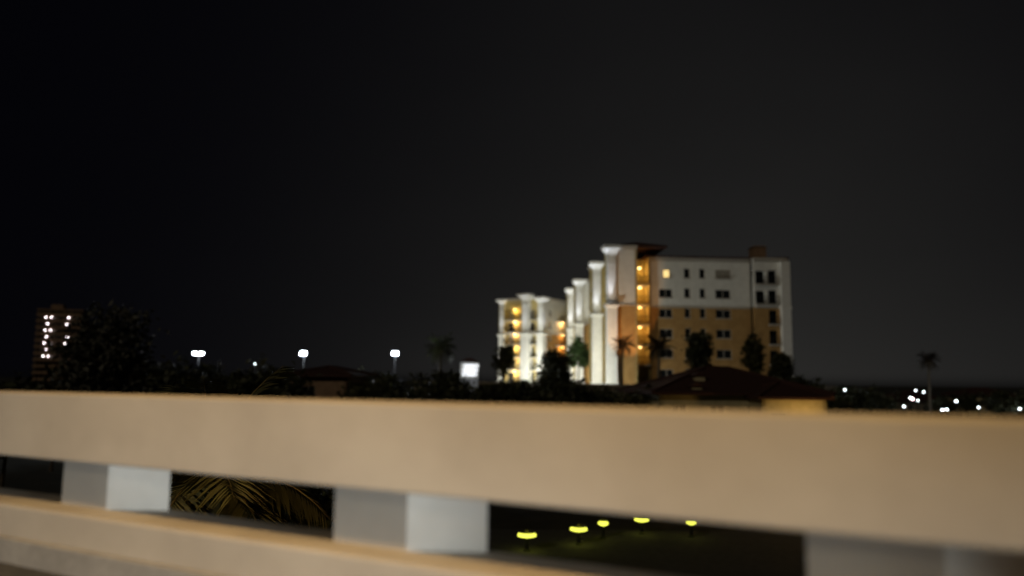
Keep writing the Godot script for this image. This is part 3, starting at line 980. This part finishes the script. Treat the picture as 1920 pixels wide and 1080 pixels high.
func flood_the_pillars(apt: Node3D) -> void:
	var w := apt.global_transform * far_wing()
	var white := Color(0.98, 0.98, 0.92)
	var spots := [
		[Vector3(-6.8, 0, 6.2), Vector3(0.7, 5.5, -0.7), 120.0, "the front corner pillar"],
		[Vector3(-7.5, 0, -8.0), Vector3(1.1, 6.0, -15.7), 165.0, "the second pillar of the block"],
		[Vector3(-7.0, 0, -28.0), Vector3(1.5, 6.0, -37.2), 190.0, "the near pillar of the middle towers"],
		[Vector3(-7.5, 0, -40.0), Vector3(1.9, 6.0, -51.2), 230.0, "the back pillar of the middle towers"],
	]
	for s in spots:
		floodlight(apt.global_transform * (s[0] as Vector3), apt.global_transform * (s[1] as Vector3), white, s[2], 40.0, "white floodlight on the terrace aimed at " + s[3], M.panel_glow)
	var names := ["the near pillar of the far wing", "the middle pillar of the far wing", "the end pillar of the far wing"]
	for k in 3:
		floodlight(w * (WING[k] + Vector3(-8.5, 0, 5.5)), w * (WING[k] + Vector3(0, 6.0, 0)), white, 95.0, 38.0, "white floodlight on the terrace aimed at " + names[k], M.panel_glow)
	floodlight(apt.global_transform * Vector3(3.2, 0, 6.0), apt.global_transform * Vector3(2.9, 8.0, -0.5), Color(1.0, 0.70, 0.38), 62.0, 23.0, "amber floodlight on the terrace facing the ochre tower wall", M.amber_glow)

func town() -> void:
	# clubhouse under the apartment block: big dark hip roof
	var p := foot(1345, 66.0)
	var c := house("clubhouse", "low clubhouse with broad dark red hip roof and pale lit wall before the apartment block", p, 4.0, 13.0, 11.0, 7.0, 2.2, M.house_wall)
	var b := MB.new()
	# a projecting wing with its lit wall
	wall(c, face(Vector3(0.6, 0, 8.0), 0), 5.0, 0.0, 6.75, [[0.7, 4.5, 1.9, 5.7]], M.house_wall)
	window(c, face(Vector3(0.6, 0, 8.0), 0), [0.7, 4.5, 1.9, 5.7], M.glass)
	wall(c, face(Vector3(5.6, 0, 8.0), 90), 2.5, 0.0, 6.75, [], M.house_wall)
	wall(c, face(Vector3(0.6, 0, 5.5), -90), 2.5, 0.0, 6.75, [], M.house_wall)
	hip_roof(c, 0.6, 5.6, 3.0, 8.0, 6.75, 1.3, 0.4)
	b.box(Vector3(3.9, 3.6, 8.12), Vector3(0.25, 0.3, 0.2))
	part(c, "porch_lamp", b, M.warm_glow)
	omni(c, Vector3(3.6, 4.1, 9.8), Color(1.0, 0.80, 0.46), 8.0)
	for q in [[-2.6, 7.9, 3.2], [-3.5, 7.05, 5.2]]:
		b = MB.new()
		b.prism([Vector2(-0.4, 0.3), Vector2(0.4, 0.3), Vector2(0.4, -1.2), Vector2(-0.4, -1.2)], -0.3, 0.6)
		var dm := part(c, "dormer", b, M.house_wall, Vector3(q[0], q[1], q[2]))
		b = MB.new()
		b.quad(Vector3(-0.6, 0.56, 0.45), Vector3(0, 0.9, 0.45), Vector3(0, 0.9, -1.2), Vector3(-0.6, 0.56, -1.2))
		b.quad(Vector3(0, 0.9, 0.45), Vector3(0.6, 0.56, 0.45), Vector3(0.6, 0.56, -1.2), Vector3(0, 0.9, -1.2))
		b.tri_flat(Vector3(-0.6, 0.56, 0.45), Vector3(0.6, 0.56, 0.45), Vector3(0, 0.9, 0.45))
		part(dm, "roof", b, M.roof_tile)
	# houses among the trees
	house("house", "brown rendered house half hidden among dark trees", foot(622, 70.0), -8.0, 5.0, 6.0, 8.1, 0.9, M.brown_wall)
	house("house", "dim grey house with hip roof among small lamps", foot(1702, 150.0), 10.0, 8.0, 8.0, 4.8, 1.9, M.podium)
	house("house", "pale house with hip roof behind the bank of tall yard lamps", foot(1835, 190.0), -6.0, 12.0, 9.0, 5.2, 2.0, M.house_wall)
	# lit kiosk with louvred panels
	p = foot(880, 104.0)
	var k := thing("gatehouse", "small white gatehouse with three glowing slatted panels among trees", "kiosk", p, 6.0)
	var y := at_depth(880, 706, 104.0).y - GROUND
	b = MB.new()
	b.box(Vector3(0, y / 2 - 0.1, -1.0), Vector3(2.4, y - 0.2, 1.9))
	part(k, "base", b, M.grey_wall)
	for i in 3:
		b = MB.new()
		b.box(Vector3(0.12 * i, y + 0.24 + i * 0.6, 0.0), Vector3(2.0, 0.36, 0.06))
		part(k, "light_panel", b, M.sign_glow)
	b = MB.new()
	b.box(Vector3(0, y + 0.85, -1.0), Vector3(2.4, 2.1, 1.86))
	part(k, "wall", b, M.white_stucco)
	b = MB.new()
	b.taper(Vector3(0, y + 1.9, -0.9), Vector2(2.9, 2.5), Vector2(0.6, 0.5), 0.6)
	part(k, "roof", b, M.roof_tile)
	omni(k, Vector3(0, y + 0.8, 0.7), Color(0.95, 0.97, 1.0), 0.5)
	# far tower block with its gallery lamps
	p = foot(103, 360.0)
	var t := thing("tower_block", "distant dark tower block with two columns of gallery lamps", "building", p, 14.0)
	b = MB.new()
	b.box(Vector3(0, 19, -7), Vector3(19, 38, 12))
	part(t, "wall", b, M.bark)
	b = MB.new()
	b.box(Vector3(0, 38.3, -7), Vector3(19.6, 0.6, 12.6)); b.box(Vector3(-3, 39.8, -8), Vector3(5, 2.6, 5))
	part(t, "roof", b, M.brown_wall)
	for f in 12:
		var yy := 2.6 + f * 3.0
		b = MB.new()
		b.box(Vector3(0, yy - 0.1, -0.2), Vector3(19, 0.2, 1.6)); b.box(Vector3(0, yy + 0.5, 0.55), Vector3(19, 1.0, 0.1))
		part(t, "gallery", b, M.brown_wall)
		for x in [-8.0, -6.0, -3.0, 0.0, 3.0, 6.0, 8.0]:
			b = MB.new()
			b.box(Vector3(x, yy + 1.3, -0.97), Vector3(1.1, 1.9, 0.06))
			part(t, "window", b, M.glass)
		if f < 4 or f > 10: continue
		for x in ([-5.4, -3.2] if f % 2 == 0 else [-4.6]) + ([] if f in [5, 8] else [3.4 + 0.7 * (f % 3)]):
			b = MB.new()
			b.box(Vector3(0, 0, 0), Vector3(0.5, 0.3, 0.2))
			part(t, "gallery_lamp", b, M.far_glow, Vector3(x, yy + 2.0, 0.62))
			omni(t, Vector3(x, yy + 2.0, 1.1), Color(1, 0.86, 0.84), 0.03)
	# car on the street below
	var cp := at_level(425, 985, GROUND + 0.9)
	car("pale beige car parked on the street below the bridge", Vector3(cp.x, GROUND + 0.004, cp.z), -20.0, M.car_paint, false)

func trees() -> void:
	var dark := Color(0.045, 0.05, 0.022)
	var green := Color(0.06, 0.085, 0.03)
	var olive := Color(0.075, 0.075, 0.03)
	# large tree beyond the railing, before the tower block
	tree("broadleaf_tree", "tall grey-green spreading tree beside the distant tower block", foot(195, 46), 12.6, 2.4, 4.4, 101, Color(0.075, 0.075, 0.06), "", 120, 44, 0.22)
	# belt of trees: one source tree of each kind, then copies
	var g := "dark trees between the bridge and the apartment block"
	var la := "dark round-crowned tree between the grey-green tree and the double-headed lamp"
	var kinds := []
	kinds.append(tree("broadleaf_tree", la, foot(300, 58), 8.8, 3.0, 2.6, 201, dark, g))
	kinds.append(tree("broadleaf_tree", "dark loose-crowned tree around the tiny white lamp", foot(470, 70), 9.6, 2.6, 3.0, 202, olive, g))
	kinds.append(tree("broadleaf_tree", "dark wide low tree between the white street lamp and the green palm", foot(770, 62), 7.4, 3.6, 2.2, 203, dark, g))
	# px, depth, kind, height of the top in the photograph
	var tall := [8.8, 9.6, 7.4]
	var n := 0
	var belt := ["low dark tree at the railing's edge before the tower block", "dark tree at the foot of the distant tower block", "dark round tree behind the tall grey-green tree", "wide tree under the double-headed street lamp", "dark tree behind the yellowed palm's crown", "wide dark tree next to the brown house, lamp side", "dark tree behind the brown house under the bright lamp", "loose-crowned tree at the brown house's corner", "dark round tree below the street lamp next to the green palm", "wide tree far behind the brown house", "dark round tree under the dim green palm", "low wide tree before the white gatehouse", "loose low tree between gatehouse and far wing", "dark round tree before the end of the far wing", "wide dark tree before the floodlit far wing", "round tree before the broad tree hiding the link", "wide low tree before the middle towers", "small dark tree at the foot of the front corner pillar", "small loose tree at the clubhouse roof's low corner", "dark round tree behind the clubhouse roof", "wide dark tree beside the clubhouse wall", "round tree behind the lamp in the trees", "wide dark tree between clubhouse and grey house", "small round tree beside the lone palm's trunk", "round tree behind the end of the lamp row", "wide low tree before the last lamp of the row", "wide tree before the pale house"]
	for q in [[20, 40, 2, 700], [110, 66, 1, 690], [255, 80, 0, 660], [345, 76, 2, 672], [425, 60, 0, 690], [520, 60, 2, 690], [555, 92, 0, 685], [680, 66, 1, 705], [715, 88, 0, 690], [665, 96, 2, 695], [830, 76, 0, 685], [880, 60, 2, 712], [915, 84, 1, 712],
			[955, 66, 0, 708], [1010, 74, 2, 705], [1050, 90, 0, 697], [1095, 70, 2, 716], [1150, 80, 0, 728], [1185, 64, 1, 722], [1500, 88, 0, 696], [1540, 74, 2, 722], [1590, 96, 0, 716], [1640, 110, 2, 726], [1765, 130, 0, 738], [1870, 120, 0, 728], [1905, 98, 2, 738], [1810, 150, 2, 735]]:
		var src: Node3D = kinds[q[2]]
		copy(src, foot(q[0], q[1]), rng.randf() * 360.0, (at_depth(q[0], q[3], q[1]).y - GROUND) / tall[q[2]], belt[n], g)
		n += 1
	tree("broadleaf_tree", "green tree lit by floodlights at the foot of the middle tower", foot(1084, 132, 0.4), 8.2, 2.2, 3.0, 301, Color(0.06, 0.11, 0.035))
	tree("broadleaf_tree", "dark bushy tree against the far end of the ochre front", foot(1466, 94), 12.0, 1.4, 2.4, 302, dark)
	tree("broadleaf_tree", "slender olive tree before the ochre wall between two window columns", foot(1413, 94), 14.2, 1.15, 2.9, 303, Color(0.06, 0.06, 0.02))
	tree("broadleaf_tree", "dark upright tree covering windows of the apartment front", foot(1313, 94), 14.8, 1.5, 3.4, 304, dark)
	tree("broadleaf_tree", "dark tree at the end of the floodlit far wing", foot(946, 140, GROUND), 14.6, 2.0, 3.2, 305, dark)
	tree("broadleaf_tree", "broad dark tree hiding the foot of the link between wings", foot(1042, 88, GROUND), 12.3, 1.7, 3.6, 306, dark)
	# palms
	palm("palm_tree", "palm with dark crown crossing the front corner pillar", foot(1163, 92), 12.1, 1.9, 24, 401, Color(0.035, 0.035, 0.018))
	palm("palm_tree", "palm with full dark crown beside the lit balcony stack", foot(1232, 92), 12.0, 2.3, 26, 402, Color(0.035, 0.035, 0.018))
	palm("palm_tree", "dim green palm standing near the white gatehouse", foot(822, 92), 11.6, 2.6, 24, 403, Color(0.07, 0.085, 0.03))
	palm("palm_tree", "lone tall palm silhouetted against the sky above small lamps", foot(1741, 104), 11.2, 1.8, 30, 404, Color(0.06, 0.045, 0.025))
	palm("palm_tree", "palm with yellowed fronds rising just outside the bridge railing", foot(430, 13.0), 6.3, 2.3, 24, 405, Color(0.27, 0.26, 0.10), "", 34)
	tree("shrub_tree", "leafy green tree below the railing next to the yellowed palm", foot(560, 17.0), 6.6, 1.9, 2.2, 406, Color(0.10, 0.12, 0.04), "", 90, 60, 0.14)
	tree("shrub_tree", "low dark tree below the railing before the parked car", foot(345, 20.0), 5.0, 1.5, 1.6, 407, olive, "", 60, 60, 0.14)

func lamps() -> void:
	var cool := Color(0.93, 0.97, 1.0)
	var a := at_depth(373, 663, 95.0)
	street_lamp("white double-headed street lamp behind dark trees", a, GROUND, M.white_glow, cool, 40.0, 2, "", 0.66)
	a = at_depth(570, 663, 96.0)
	street_lamp("bright white street lamp above the brown house", a, GROUND, M.white_glow, cool, 40.0, 1, "", 1.0)
	a = at_depth(741, 663, 97.0)
	street_lamp("bright white street lamp beside the dim green palm", a, GROUND, M.white_glow, cool, 40.0, 1, "", 0.95)
	small_lamp(478, 682, 90.0, M.small_glow, "tiny white lamp glimmering between dark trees", "", 0.08)
	var g := "yard lamps of the far neighbourhood"
	small_lamp(1584, 731, 92.0, M.small_glow, "globe lamp in the trees beside the clubhouse", "", 0.11)
	small_lamp(1603, 728, 98.0, M.small_glow, "faint globe lamp behind the lamp in the trees", "", 0.09)
	for q in [[1695, 762, 96, 0.2], [1707, 746, 110, 0.24], [1717, 732, 130, 0.2], [1732, 735, 130, 0.22], [1721, 751, 112, 0.18]]:
		small_lamp(q[0], q[1], q[2], M.small_glow, "small globe lamp in the cluster before the grey house", g, q[3] * 0.62)
	small_lamp(1711, 748, 108.0, M.pink_glow, "pink tinted globe lamp in the cluster before the grey house", g, 0.16)
	for q in [[1767, 769, 92, 0.22], [1775, 768, 93, 0.22], [1793, 752, 100, 0.24], [1835, 764, 96, 0.18], [1872, 757, 110, 0.14], [1912, 766, 96, 0.24]]:
		small_lamp(q[0], q[1], q[2], M.small_glow, "white globe lamp in the spaced row past the lone palm", g, q[3] * 0.62)
	var bg := "bollard lights along the street below"
	for q in [[988, 1003, 0.3], [1085, 992, 0.28], [1131, 981, 0.12], [1203, 974, 0.24], [1296, 979, 0.12]]:
		bollard(q[0], q[1], "glowing yellow bollard light along the street below the bridge", bg, q[2])
